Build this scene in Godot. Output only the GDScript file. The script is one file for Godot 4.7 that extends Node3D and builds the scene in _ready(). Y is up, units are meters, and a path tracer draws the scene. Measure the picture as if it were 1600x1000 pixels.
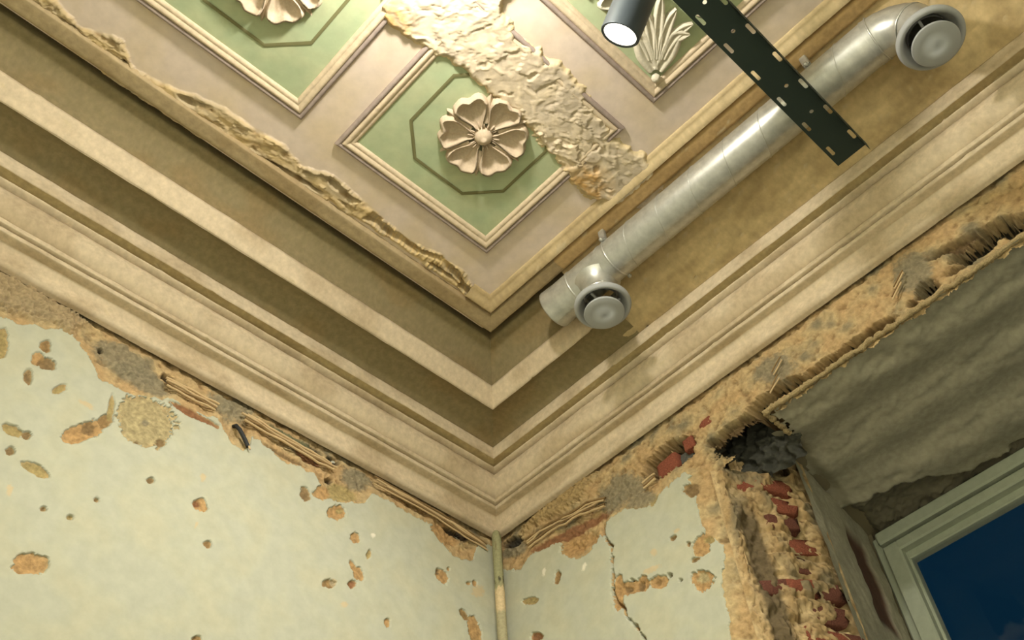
extends Node3D
# Corner of an old room seen from below: stucco cornice, painted coffers, torn plaster, spiral duct with two air valves.
# Metres, y up. The room corner stands at x = 0, z = 0; wall_left is the plane x = 0, wall_right the plane z = 0.

const CEIL := 4.5
const WALL_TOP := 4.027      # where the cornice starts
var M := {}
var fine := FastNoiseLite.new()
var broad := FastNoiseLite.new()
var cells := FastNoiseLite.new()
var rng := RandomNumberGenerator.new()
var taken := {}


func _ready():
	# ---------- camera, sky, lights, exposure ----------
	var cam := Camera3D.new()
	cam.name = "camera"
	cam.fov = 35.14
	cam.position = Vector3(2.173, 1.6, 2.183)
	cam.rotation_degrees = Vector3(50.2, 42.34, -5.47)
	cam.current = true
	add_child(cam)
	var env := Environment.new()
	env.background_mode = Environment.BG_COLOR
	env.background_color = Color(0.02, 0.115, 0.18)
	env.background_energy_multiplier = 1.0
	env.tonemap_mode = Environment.TONE_MAPPER_LINEAR
	env.tonemap_exposure = 1.18
	env.sdfgi_enabled = true
	env.ssao_enabled = true
	env.ssil_enabled = true
	var we := WorldEnvironment.new()
	we.name = "world"
	we.environment = env
	add_child(we)
	var warm := Color(1.0, 0.975, 0.93)
	build_materials()
	added_globe(Vector3(1.62, 4.25, 1.68), warm, 1.2, "added globe lamp out of view that brightens the ceiling, beside the perforated tray")
	track_spotlight(Vector3(1.645, 4.17, 1.065), Vector3(-0.66, -0.75, -0.05), 2.3, 54.0, "dark cylindrical spotlight with a glowing white lens, tilted beside the perforated tray")
	track_spotlight(Vector3(2.9, 4.17, 3.0), Vector3(0.25, -0.9, 0.35), 70.0, 58.0, "added unseen spotlight behind the camera, lighting the floor for bounce fill")  # extra spot added behind the camera as fill, bounced off the floor

	# ---------- structure ----------
	build_shell()
	build_cornice()
	build_left_wall()
	build_right_wall()
	build_opening()
	build_ceiling()
	# ---------- objects ----------
	build_rosettes()
	build_duct()
	build_tray()
	build_corner_pipe()
	build_cable()


# ------------------------------------------------------------------ helpers
func lin(r, g, b) -> Color:
	return Color(r / 255.0, g / 255.0, b / 255.0).srgb_to_linear()


func numbered(called: String) -> String:
	if not taken.has(called):
		taken[called] = 0
		return called
	taken[called] += 1
	return "%s_%03d" % [called, taken[called]]


func obj(called: String, mesh: Mesh, mat: Material, parent: Node = self, at := Vector3.ZERO) -> MeshInstance3D:
	var o := MeshInstance3D.new()
	o.name = numbered(called) if parent == self else called
	o.mesh = mesh
	o.material_override = mat
	parent.add_child(o, true)
	o.position = at
	return o


func thing(called: String, label: String, category: String, at := Vector3.ZERO, group := "") -> Node3D:
	var o := Node3D.new()
	o.name = numbered(called)
	add_child(o, true)
	o.position = at
	o.set_meta("label", label)
	o.set_meta("category", category)
	if group:
		o.set_meta("group", group)
	return o


func holder(called: String, parent: Node) -> Node3D:
	var o := Node3D.new()
	o.name = called
	parent.add_child(o, true)
	return o


func structure(called: String, label: String, category: String) -> Node3D:
	var o := thing(called, label, category)
	o.set_meta("kind", "structure")
	return o


func surf(P: PackedVector3Array, C: PackedColorArray, nu: int, nv: int, flip := false, skip := PackedByteArray(), mesh: ArrayMesh = null) -> ArrayMesh:
	# a grid of nu x nv points (v runs fastest) as one smooth surface
	var N := PackedVector3Array()
	N.resize(P.size())
	for i in nu:
		var ia := maxi(i - 1, 0) * nv
		var ib := mini(i + 1, nu - 1) * nv
		for j in nv:
			var du := P[ib + j] - P[ia + j]
			var dv := P[i * nv + mini(j + 1, nv - 1)] - P[i * nv + maxi(j - 1, 0)]
			var n := dv.cross(du)
			N[i * nv + j] = (-n if flip else n).normalized()
	var I := PackedInt32Array()
	for i in nu - 1:
		for j in nv - 1:
			if skip.size() and skip[i * nv + j]:
				continue
			var a := i * nv + j
			var b := a + nv
			if flip:
				I.append_array(PackedInt32Array([a, a + 1, b, b, a + 1, b + 1]))
			else:
				I.append_array(PackedInt32Array([a, b, a + 1, b, b + 1, a + 1]))
	var arr := []
	arr.resize(Mesh.ARRAY_MAX)
	arr[Mesh.ARRAY_VERTEX] = P
	arr[Mesh.ARRAY_NORMAL] = N
	if C.size():
		arr[Mesh.ARRAY_COLOR] = C
	arr[Mesh.ARRAY_INDEX] = I
	if mesh == null:
		mesh = ArrayMesh.new()
	mesh.add_surface_from_arrays(Mesh.PRIMITIVE_TRIANGLES, arr)
	return mesh


func lathe(profile: PackedVector2Array, seg := 48, mesh: ArrayMesh = null) -> ArrayMesh:
	# profile points are (radius, height); turned round the y axis
	var P := PackedVector3Array()
	for i in profile.size():
		for j in seg + 1:
			var a := TAU * j / seg
			P.append(Vector3(cos(a) * profile[i].x, profile[i].y, sin(a) * profile[i].x))
	return surf(P, PackedColorArray(), profile.size(), seg + 1, true, PackedByteArray(), mesh)


func tube(path: PackedVector3Array, radii: PackedFloat32Array, seg := 24, up := Vector3.UP, flat := 1.0) -> ArrayMesh:
	var P := PackedVector3Array()
	var n := path.size()
	for i in n:
		var t := (path[mini(i + 1, n - 1)] - path[maxi(i - 1, 0)]).normalized()
		var s := t.cross(up).normalized()
		var w := s.cross(t).normalized()
		var r := radii[mini(i, radii.size() - 1)]
		for j in seg + 1:
			var a := TAU * j / seg
			P.append(path[i] + s * cos(a) * r + w * sin(a) * r * flat)
	return surf(P, PackedColorArray(), n, seg + 1, false)


func box(st: SurfaceTool, a: Vector3, b: Vector3, ch := 0.0) -> void:
	# a box from a to b, its edges cut by ch
	var c := (a + b) / 2
	var h := (b - a).abs() / 2
	ch = minf(ch, minf(h.x, minf(h.y, h.z)) * 0.9)
	var ax := [Vector3.RIGHT, Vector3.UP, Vector3.BACK]
	for k in 3:
		var u: Vector3 = ax[(k + 1) % 3]
		var v: Vector3 = ax[(k + 2) % 3]
		var n: Vector3 = ax[k]
		for s in [-1.0, 1.0]:
			var q := []
			for e in [[-1, -1], [1, -1], [1, 1], [-1, 1]]:
				q.append(c + n * s * h[k] + u * e[0] * (h[(k + 1) % 3] - ch) + v * e[1] * (h[(k + 2) % 3] - ch))
			face(st, q, n * s)
		if ch > 0:
			for s in [-1.0, 1.0]:
				for t in [-1.0, 1.0]:
					var m: Vector3 = (u * s + v * t).normalized()
					var q := []
					for e in [-1.0, 1.0]:
						q.append(c + u * s * h[(k + 1) % 3] + v * t * (h[(k + 2) % 3] - ch) + n * e * (h[k] - ch))
					for e in [1.0, -1.0]:
						q.append(c + u * s * (h[(k + 1) % 3] - ch) + v * t * h[(k + 2) % 3] + n * e * (h[k] - ch))
					face(st, q, m)


func face(st: SurfaceTool, q: Array, n: Vector3) -> void:
	var g: Vector3 = (q[1] - q[0]).cross(q[2] - q[0])
	var order := [0, 2, 1, 0, 3, 2] if g.dot(n) > 0 else [0, 1, 2, 0, 2, 3]
	for k in order:
		st.set_normal(n)
		st.add_vertex(q[k])


func begin() -> SurfaceTool:
	var st := SurfaceTool.new()
	st.begin(Mesh.PRIMITIVE_TRIANGLES)
	return st


func slab(a: Vector3, b: Vector3, ch := 0.0) -> ArrayMesh:
	var st := begin()
	box(st, a, b, ch)
	return st.commit()


func lump(size: Vector3, sd: int, power := 0.35, rough := 0.12) -> ArrayMesh:
	# a rounded, uneven block: a brick end, a crumb of plaster
	var P := PackedVector3Array()
	var nu := 7
	var nv := 11
	for i in nu:
		var la := lerpf(-PI / 2, PI / 2, i / (nu - 1.0))
		for j in nv:
			var lo := TAU * j / (nv - 1.0)
			var q := Vector3(pw(cos(la), power) * pw(cos(lo), power), pw(sin(la), power), pw(cos(la), power) * pw(sin(lo), power))
			var k := 1.0 + rough * broad.get_noise_3d(q.x * 30 + sd * 17, q.y * 30, q.z * 30)
			P.append(q * k * size / 2)
	return surf(P, PackedColorArray(), nu, nv, false)


func pw(x: float, e: float) -> float:
	return signf(x) * pow(absf(x), e)


func along(table: Array, t: float, by_y := false) -> float:
	# the other coordinate of a polyline at t; by_y looks t up among the y's
	var k := 1 if by_y else 0
	for i in table.size() - 1:
		var a: Vector2 = table[i]
		var b: Vector2 = table[i + 1]
		var lo := minf(a[k], b[k])
		var hi := maxf(a[k], b[k])
		if t >= lo and t <= hi and hi > lo:
			return lerpf(a[1 - k], b[1 - k], (t - a[k]) / (b[k] - a[k]))
	var first: Vector2 = table[0]
	var last: Vector2 = table[table.size() - 1]
	return first[1 - k] if absf(t - first[k]) < absf(t - last[k]) else last[1 - k]


func to_polyline(p: Vector2, table: Array) -> float:
	var d := 9.0
	for i in table.size() - 1:
		d = minf(d, p.distance_to(Geometry2D.get_closest_point_to_segment(p, table[i], table[i + 1])))
	return d


# ------------------------------------------------------------------ materials
func grain(freq: float, lo: float, hi: float, kind := FastNoiseLite.TYPE_SIMPLEX_SMOOTH, oct := 5) -> NoiseTexture2D:
	var n := FastNoiseLite.new()
	n.noise_type = kind
	n.seed = int(freq * 1000) + 3
	n.frequency = freq
	n.fractal_octaves = oct
	n.fractal_gain = 0.6
	var t := NoiseTexture2D.new()
	t.width = 512
	t.height = 512
	t.seamless = true
	t.noise = n
	var g := Gradient.new()
	g.set_color(0, Color(lo, lo, lo))
	g.set_color(1, Color(hi, hi, hi))
	t.color_ramp = g
	return t


func plaster_like(called: String, freq: float, lo: float, hi: float, scale: float, bump: float, rough := 0.9) -> StandardMaterial3D:
	var m := StandardMaterial3D.new()
	m.resource_name = called
	m.vertex_color_use_as_albedo = true
	m.albedo_texture = grain(freq, lo, hi)
	m.uv1_triplanar = true
	m.uv1_world_triplanar = true
	m.uv1_scale = Vector3.ONE * scale
	m.roughness = rough
	m.metallic_specular = 0.3
	if bump > 0:
		m.heightmap_enabled = true
		m.heightmap_texture = m.albedo_texture
		m.heightmap_scale = bump
	return m


func flat(called: String, c: Color, rough := 0.8, metal := 0.0) -> StandardMaterial3D:
	var m := StandardMaterial3D.new()
	m.resource_name = called
	m.albedo_color = c.linear_to_srgb()
	m.roughness = rough
	m.metallic = metal
	return m


func build_materials():
	fine.noise_type = FastNoiseLite.TYPE_SIMPLEX_SMOOTH
	fine.frequency = 1.0
	fine.fractal_octaves = 4
	fine.seed = 11
	broad.noise_type = FastNoiseLite.TYPE_SIMPLEX_SMOOTH
	broad.frequency = 1.0
	broad.fractal_octaves = 2
	broad.seed = 5
	cells.noise_type = FastNoiseLite.TYPE_CELLULAR
	cells.cellular_return_type = FastNoiseLite.RETURN_CELL_VALUE
	cells.cellular_jitter = 1.0
	cells.frequency = 1.0
	cells.fractal_type = FastNoiseLite.FRACTAL_NONE
	cells.seed = 8
	rng.seed = 4
	M.paint = plaster_like("wall paint", 0.02, 0.93, 1.0, 1.6, 0.12)
	M.plaster = plaster_like("bare plaster", 0.03, 0.72, 1.0, 2.6, 0.7)
	M.stucco = plaster_like("painted stucco", 0.03, 0.84, 1.0, 2.2, 0.25)
	M.lime = plaster_like("trowelled lime plaster", 0.02, 0.88, 1.0, 3.0, 0.18)
	M.brick = plaster_like("brick", 0.05, 0.6, 1.0, 6.0, 0.6)
	M.brick.vertex_color_use_as_albedo = false
	M.brick.albedo_color = Color8(164, 96, 74)
	M.brick_dark = M.brick.duplicate()
	M.brick_dark.albedo_color = Color8(126, 80, 66)
	M.brick_grey = M.brick.duplicate()
	M.brick_grey.albedo_color = Color8(112, 112, 104)
	M.straw = flat("old wooden lath", lin(208, 182, 140), 0.85)
	M.straw_dark = flat("darkened lath", lin(140, 114, 76), 0.9)
	M.zinc = flat("galvanised steel", lin(206, 206, 198), 0.42, 0.6)
	M.zinc.roughness_texture = grain(0.01, 0.7, 1.0)
	M.zinc.albedo_texture = grain(0.012, 0.82, 1.0)
	M.zinc.uv1_triplanar = true
	M.zinc.uv1_scale = Vector3.ONE * 4
	M.valve = flat("grey lacquered valve", lin(160, 162, 162), 0.8)
	M.cable = flat("black cable rubber", lin(30, 32, 34), 0.7)
	M.tray = flat("dark coated steel", lin(58, 70, 66), 0.55, 0.5)
	M.lamp = flat("dark lamp housing", lin(66, 74, 80), 0.45, 0.2)
	M.frame = plaster_like("grey window paint", 0.02, 0.92, 1.0, 2.0, 0.05, 0.6)
	M.frame.vertex_color_use_as_albedo = false
	M.frame.albedo_color = Color8(172, 178, 158)
	M.shell = flat("room plaster", lin(188, 188, 172), 0.9)
	M.lower = flat("wall paint below", lin(181, 182, 162), 0.9)
	M.mortar = flat("old mortar", lin(126, 116, 92), 0.95)
	M.floor = flat("dusty grey boards", lin(140, 138, 122), 0.9)
	var g := StandardMaterial3D.new()
	g.resource_name = "window glass"
	g.transparency = BaseMaterial3D.TRANSPARENCY_ALPHA
	g.albedo_color = Color(0.1, 0.2, 0.25, 0.06)
	g.roughness = 0.02
	g.metallic_specular = 0.25
	M.glass = g
	M.glow = StandardMaterial3D.new()
	M.glow.resource_name = "lamp glow"
	M.glow.albedo_color = Color(1, 1, 1)
	M.glow.emission_enabled = true
	M.glow.emission = Color(1.0, 0.96, 0.88)
	M.glow.emission_energy_multiplier = 4.0


# ------------------------------------------------------------------ lamps
func added_globe(at: Vector3, c: Color, energy: float, label: String):  # lamp out of view, added to brighten the ceiling
	var t := thing("added_globe", label, "lamp", at)
	var pr := PackedVector2Array()
	for i in 13:
		var a := lerpf(-PI / 2, PI / 2, i / 12.0)
		pr.append(Vector2(cos(a) * 0.05, sin(a) * 0.05))
	obj("glowing_globe", lathe(pr, 24), M.glow, t)
	obj("socket", lathe(PackedVector2Array([Vector2(0.0, 0.045), Vector2(0.022, 0.045), Vector2(0.022, 0.1), Vector2(0.0, 0.1)]), 16), M.lamp, t)
	obj("cord", lathe(PackedVector2Array([Vector2(0.004, 0.1), Vector2(0.004, CEIL - at.y)]), 8), M.lamp, t)
	var l := OmniLight3D.new()
	l.name = "globe_light"
	l.light_color = c
	l.light_energy = energy
	l.light_size = 0.05
	l.omni_range = 12.0
	l.omni_attenuation = 2.0
	l.shadow_enabled = true
	t.add_child(l)


func track_spotlight(lens: Vector3, beam: Vector3, energy: float, angle: float, label: String):
	beam = beam.normalized()
	var t := thing("track_spotlight", label, "spotlight", lens)
	t.basis = Basis(Quaternion(Vector3.UP, -beam))
	obj("housing", lathe(PackedVector2Array([Vector2(0.046, 0.004), Vector2(0.052, 0.0), Vector2(0.055, 0.004), Vector2(0.055, 0.19), Vector2(0.051, 0.2), Vector2(0.0, 0.2)]), 48), M.lamp, t)
	obj("lens", lathe(PackedVector2Array([Vector2(0.0, 0.001), Vector2(0.03, 0.0015), Vector2(0.047, 0.004)]), 40), M.glow, t)
	var arm := tube(PackedVector3Array([Vector3(0.0, 0.2, 0.0), Vector3(0.0, 0.26, 0.0), Vector3(0.02, 0.30, 0.02)]), PackedFloat32Array([0.012]), 12, Vector3.RIGHT)
	obj("arm", arm, M.lamp, t)
	var l := SpotLight3D.new()
	l.name = "spot_beam"
	l.light_color = Color(1.0, 0.98, 0.94)
	l.light_energy = energy
	l.light_size = 0.045
	l.spot_angle = angle
	l.spot_angle_attenuation = 1.0
	l.spot_range = 12.0
	l.spot_attenuation = 2.0
	l.shadow_enabled = true
	t.add_child(l)
	l.position = Vector3(0, -0.01, 0)
	l.rotation = Vector3(-PI / 2, 0, 0)


# ------------------------------------------------------------------ room shell
func build_shell():
	var f := structure("floor", "dusty wooden floor of the room below the camera", "floor")
	obj("floor_boards", slab(Vector3(-0.3, -0.2, -0.3), Vector3(5.3, 0, 5.3)), M.floor, f)
	var w := structure("wall_rear", "plain plastered wall behind the camera, facing the window wall", "wall")
	obj("masonry", slab(Vector3(-0.3, 0, 5.0), Vector3(5.3, 4.7, 5.3)), M.shell, w)
	var s := structure("wall_side", "plain plastered wall behind the camera with an added opening for blue sky fill", "wall")  # opening added out of view to let bluish fill into the shadows
	obj("masonry", slab(Vector3(5.0, 0, -0.3), Vector3(5.3, 0.9, 5.0)), M.shell, s)
	obj("masonry", slab(Vector3(5.0, 3.4, -0.3), Vector3(5.3, 4.7, 5.0)), M.shell, s)
	obj("masonry", slab(Vector3(5.0, 0.9, -0.3), Vector3(5.3, 3.4, 1.2)), M.shell, s)
	obj("masonry", slab(Vector3(5.0, 0.9, 2.8), Vector3(5.3, 3.4, 5.0)), M.shell, s)


# ------------------------------------------------------------------ cornice
func lean(p: float) -> float:
	return 0.0175 * clampf(p / 0.48, 0.0, 1.15)


func run(profile: Array, c0: Color, left: bool, from: float, to: float, wear: float, seed_x: float, tone := 0.1) -> ArrayMesh:
	# sweeps a moulding profile (distance from wall, height) along a wall, mitred in the corner when from <= 0
	var pts := PackedVector2Array()
	for i in profile.size() - 1:
		var a: Vector2 = profile[i]
		var b: Vector2 = profile[i + 1]
		var n := maxi(1, int(a.distance_to(b) / 0.009))
		for k in n:
			pts.append(a.lerp(b, k / float(n)))
	pts.append(profile[profile.size() - 1])
	var nv := int((to - maxf(from, 0.0)) / 0.012)
	var P := PackedVector3Array()
	var C := PackedColorArray()
	for i in pts.size():
		for j in nv + 1:
			var p := pts[i].x + lean(pts[i].x) * (1.0 if left else -1.0)
			var start := (pts[i].x - lean(pts[i].x) * (1.0 if left else -1.0)) if from <= 0.0 else from
			var t := lerpf(start, to, j / float(nv))
			var n1 := fine.get_noise_3d(t * 9.0 + seed_x, pts[i].y * 26, pts[i].x * 26)
			var chip := maxf(0.0, broad.get_noise_3d(t * 16.0 + seed_x * 3, pts[i].y * 30, pts[i].x * 30) - (0.56 if c0.r > 0.5 else 0.9))
			var d := wear * n1 + chip * 0.02 * wear / 0.002
			var y := pts[i].y + d * 0.6
			p += d * 0.6
			P.append(Vector3(p, y, t) if left else Vector3(t, y, p))
			var k := 1.0 + tone * n1
			var grime := clampf(broad.get_noise_3d(t * 3.2 + seed_x * 0.2, pts[i].y * 5, pts[i].x * 5) * 1.6 - 0.1, 0, 0.55)
			var col := Color(c0.r * k, c0.g * k, c0.b * k).lerp(lin(150, 122, 78), grime * 0.55)
			C.append(col.lerp(lin(214, 196, 160), clampf(chip * 5.0, 0, 0.8)))
	return surf(P, C, pts.size(), nv + 1, left)


func arc(a: Vector2, ctrl: Vector2, b: Vector2, n := 10) -> Array:
	var out := []
	for i in n + 1:
		var t := i / float(n)
		out.append(a.lerp(ctrl, t).lerp(ctrl.lerp(b, t), t))
	return out


func build_cornice():
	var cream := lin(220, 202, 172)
	var ochre := lin(146, 132, 98)  # ochre paint of cove and soffit, darkened to carry their shade
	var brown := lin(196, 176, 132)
	var members := [
		["fillet", [Vector2(0.502, 4.5), Vector2(0.498, 4.481), Vector2(0.494, 4.479), Vector2(0.447, 4.479), Vector2(0.4434, 4.482), Vector2(0.4434, 4.555)], lin(184, 164, 128)],
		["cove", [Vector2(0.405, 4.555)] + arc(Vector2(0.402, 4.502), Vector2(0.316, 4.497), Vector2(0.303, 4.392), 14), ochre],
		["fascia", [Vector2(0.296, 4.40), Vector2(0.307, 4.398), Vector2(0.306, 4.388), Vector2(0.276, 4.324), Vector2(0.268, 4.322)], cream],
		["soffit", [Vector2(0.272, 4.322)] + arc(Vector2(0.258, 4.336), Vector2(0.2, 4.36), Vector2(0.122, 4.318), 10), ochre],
		["fillet", [Vector2(0.116, 4.32), Vector2(0.126, 4.318), Vector2(0.128, 4.312), Vector2(0.125, 4.268), Vector2(0.120, 4.265)], cream],
		["listel", [Vector2(0.122, 4.266), Vector2(0.0825, 4.268), Vector2(0.080, 4.264)], brown],
		["bead", arc(Vector2(0.076, 4.2655), Vector2(0.112, 4.256), Vector2(0.074, 4.247), 8) + [Vector2(0.056, 4.245)], cream],
		["ovolo", [Vector2(0.055, 4.247), Vector2(0.060, 4.239)] + arc(Vector2(0.078, 4.236), Vector2(0.092, 4.165), Vector2(0.036, 4.143), 12), cream],
		["bead", [Vector2(0.030, 4.1465), Vector2(0.053, 4.146), Vector2(0.056, 4.142), Vector2(0.056, 4.130), Vector2(0.053, 4.127), Vector2(0.030, 4.126), Vector2(0.030, 4.118)], cream],
		["bead", [Vector2(0.029, 4.1215), Vector2(0.044, 4.121), Vector2(0.047, 4.118), Vector2(0.047, 4.107), Vector2(0.044, 4.104), Vector2(0.016, 4.103)], cream],
		["cavetto", arc(Vector2(0.018, 4.104), Vector2(0.001, 4.100), Vector2(0.004, 4.033), 10) + [Vector2(-0.02, 4.027)], cream],
	]
	var l := structure("trim_1", "grimy stucco cornice of many mouldings along the left wall", "cornice")
	var r := structure("trim_2", "stucco cornice along the window wall, partly smeared over with plaster", "cornice")
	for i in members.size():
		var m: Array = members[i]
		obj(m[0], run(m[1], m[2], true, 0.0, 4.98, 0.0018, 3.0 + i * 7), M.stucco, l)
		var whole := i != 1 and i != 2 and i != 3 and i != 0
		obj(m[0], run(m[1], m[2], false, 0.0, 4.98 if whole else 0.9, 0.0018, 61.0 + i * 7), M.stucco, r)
	# beyond the first metre the upper mouldings of the window wall are lost under a rough coat of plaster
	obj("rough_coat", run([Vector2(0.47, 4.499), Vector2(0.44, 4.492), Vector2(0.36, 4.46), Vector2(0.25, 4.39), Vector2(0.16, 4.335), Vector2(0.12, 4.32)], lin(212, 188, 142), false, 0.83, 4.98, 0.006, 90.0, 0.3), M.stucco, r)


# ------------------------------------------------------------------ walls
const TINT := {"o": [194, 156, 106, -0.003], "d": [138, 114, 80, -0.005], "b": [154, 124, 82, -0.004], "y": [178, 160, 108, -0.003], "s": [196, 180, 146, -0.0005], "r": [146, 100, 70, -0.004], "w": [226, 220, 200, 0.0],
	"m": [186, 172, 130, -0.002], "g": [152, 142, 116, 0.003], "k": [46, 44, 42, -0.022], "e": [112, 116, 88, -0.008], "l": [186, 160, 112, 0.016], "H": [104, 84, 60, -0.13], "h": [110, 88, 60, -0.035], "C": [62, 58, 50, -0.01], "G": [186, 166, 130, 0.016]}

const LEFT_BLOBS := [
	[1.582, 3.157, 0.0417, 0.0278, 143, "o"], [1.566, 3.608, 0.0740, 0.0258, 126, "o"], [1.560, 3.622, 0.0231, 0.0171, 120, "d"], [1.524, 3.672, 0.0228, 0.0167, 111, "b"],
	[1.521, 3.722, 0.0468, 0.0075, 82, "y"], [1.740, 3.500, 0.0282, 0.0146, 179, "y"], [1.704, 3.504, 0.0127, 0.0095, 94, "d"], [1.726, 3.435, 0.0121, 0.0092, 92, "d"],
	[1.653, 3.416, 0.0331, 0.0141, -175, "y"], [1.691, 3.326, 0.0187, 0.0076, 81, "s"], [1.750, 3.822, 0.0201, 0.0136, 95, "b"], [1.755, 3.766, 0.0226, 0.0162, 102, "o"],
	[1.725, 3.767, 0.0257, 0.0203, 141, "d"], [1.760, 3.690, 0.0221, 0.0103, 77, "d"], [1.673, 3.701, 0.0228, 0.0089, 114, "y"], [1.590, 3.693, 0.0260, 0.0096, -176, "s"],
	[1.856, 3.759, 0.0499, 0.0134, 76, "y"], [1.353, 3.548, 0.0108, 0.0077, 129, "d"], [1.480, 3.408, 0.0063, 0.0050, 104, "d"], [1.529, 3.324, 0.0071, 0.0053, 136, "y"],
	[1.599, 3.315, 0.0068, 0.0053, 134, "d"], [1.205, 3.641, 0.0165, 0.0102, 92, "s"], [1.192, 3.544, 0.0236, 0.0189, 137, "o"], [1.203, 3.545, 0.0123, 0.0091, 115, "r"],
	[1.146, 3.428, 0.0117, 0.0090, 119, "b"], [1.192, 3.472, 0.0136, 0.0037, 97, "s"], [0.852, 3.770, 0.0264, 0.0182, 87, "d"], [1.121, 3.136, 0.0115, 0.0069, 152, "b"],
	[0.726, 3.760, 0.0392, 0.0240, 135, "o"], [0.715, 3.776, 0.0176, 0.0091, 142, "y"], [0.646, 3.699, 0.0224, 0.0163, 121, "o"], [0.624, 3.569, 0.0213, 0.0197, 107, "o"],
	[0.648, 3.587, 0.0184, 0.0088, 57, "o"], [0.731, 3.484, 0.0234, 0.0124, 148, "b"], [0.715, 3.496, 0.0140, 0.0097, 130, "s"], [0.646, 3.520, 0.0174, 0.0118, 131, "r"],
	[0.671, 3.433, 0.0160, 0.0100, 143, "s"], [0.503, 3.440, 0.0145, 0.0095, 107, "o"], [0.589, 3.660, 0.0163, 0.0071, 103, "y"], [0.578, 3.741, 0.0131, 0.0084, 128, "w"],
	[0.276, 3.716, 0.0286, 0.0245, 67, "o"], [0.293, 3.732, 0.0121, 0.0076, 117, "d"], [0.110, 3.730, 0.0399, 0.0228, 141, "s"], [0.123, 3.759, 0.0128, 0.0078, 120, "o"],
	[0.151, 3.746, 0.0105, 0.0047, 148, "o"], [0.246, 3.762, 0.0073, 0.0044, 134, "o"], [0.132, 3.563, 0.0585, 0.0294, 80, "o"], [0.177, 3.607, 0.0213, 0.0140, 37, "b"],
	[1.415, 3.746, 0.1072, 0.0764, 115, "m"], [1.421, 3.653, 0.0074, 0.0054, 105, "d"], [1.355, 3.694, 0.0161, 0.0122, 122, "d"], [1.414, 3.734, 0.0141, 0.0100, 120, "g"],
	[0.761, 3.886, 0.0165, 0.0107, 122, "k"], [0.714, 3.856, 0.0682, 0.0348, 150, "y"], [0.788, 3.810, 0.0410, 0.0226, 139, "o"], [1.523, 3.934, 0.1040, 0.0603, -176, "g"],
	[1.460, 3.894, 0.0765, 0.0434, -179, "g"], [1.841, 3.976, 0.1496, 0.0789, 179, "G"], [1.136, 3.983, 0.0723, 0.0470, 119, "g"], [1.194, 3.974, 0.0520, 0.0368, 147, "g"],
	[0.654, 3.955, 0.0663, 0.0445, 152, "g"], [1.603, 3.919, 0.0094, 0.0063, 119, "k"], [1.380, 3.955, 0.0197, 0.0114, 179, "k"], [1.286, 3.856, 0.0766, 0.0137, 179, "r"],
	[0.818, 3.976, 0.0272, 0.0194, 60, "k"], [0.752, 3.986, 0.0283, 0.0186, 145, "k"], [0.853, 3.935, 0.0559, 0.0211, 177, "r"], [0.936, 3.886, 0.0717, 0.0117, 180, "d"],
	[0.247, 3.912, 0.0660, 0.0446, 167, "o"], [0.200, 3.950, 0.0491, 0.0135, -180, "k"], [0.426, 3.960, 0.1033, 0.0133, -178, "b"], [0.136, 3.982, 0.0520, 0.0266, 172, "k"],
	[0.398, 4.008, 0.1237, 0.0200, 179, "d"], [0.923, 3.985, 0.0924, 0.0215, 179, "e"]]
const LEFT_EDGE := [Vector2(2.002, 3.849), Vector2(1.893, 3.847), Vector2(1.839, 3.853), Vector2(1.790, 3.877), Vector2(1.721, 3.940), Vector2(1.662, 3.896), Vector2(1.620, 3.848), Vector2(1.563, 3.808), Vector2(1.517, 3.807), Vector2(1.467, 3.811), Vector2(1.373, 3.868), Vector2(1.346, 3.873), Vector2(1.289, 3.868), Vector2(1.224, 3.883), Vector2(1.190, 3.887), Vector2(1.154, 3.855), Vector2(1.130, 3.825), Vector2(1.089, 3.817), Vector2(1.076, 3.858), Vector2(1.073, 3.885), Vector2(1.031, 3.891), Vector2(0.983, 3.869), Vector2(0.949, 3.856), Vector2(0.884, 3.872), Vector2(0.832, 3.868), Vector2(0.790, 3.836), Vector2(0.759, 3.807), Vector2(0.698, 3.821), Vector2(0.607, 3.872), Vector2(0.579, 3.918), Vector2(0.540, 3.922), Vector2(0.425, 3.920), Vector2(0.307, 3.918), Vector2(0.277, 3.905), Vector2(0.266, 3.860), Vector2(0.224, 3.835), Vector2(0.141, 3.852), Vector2(0.103, 3.934), Vector2(0.066, 3.969), Vector2(0.023, 3.978)]
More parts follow.
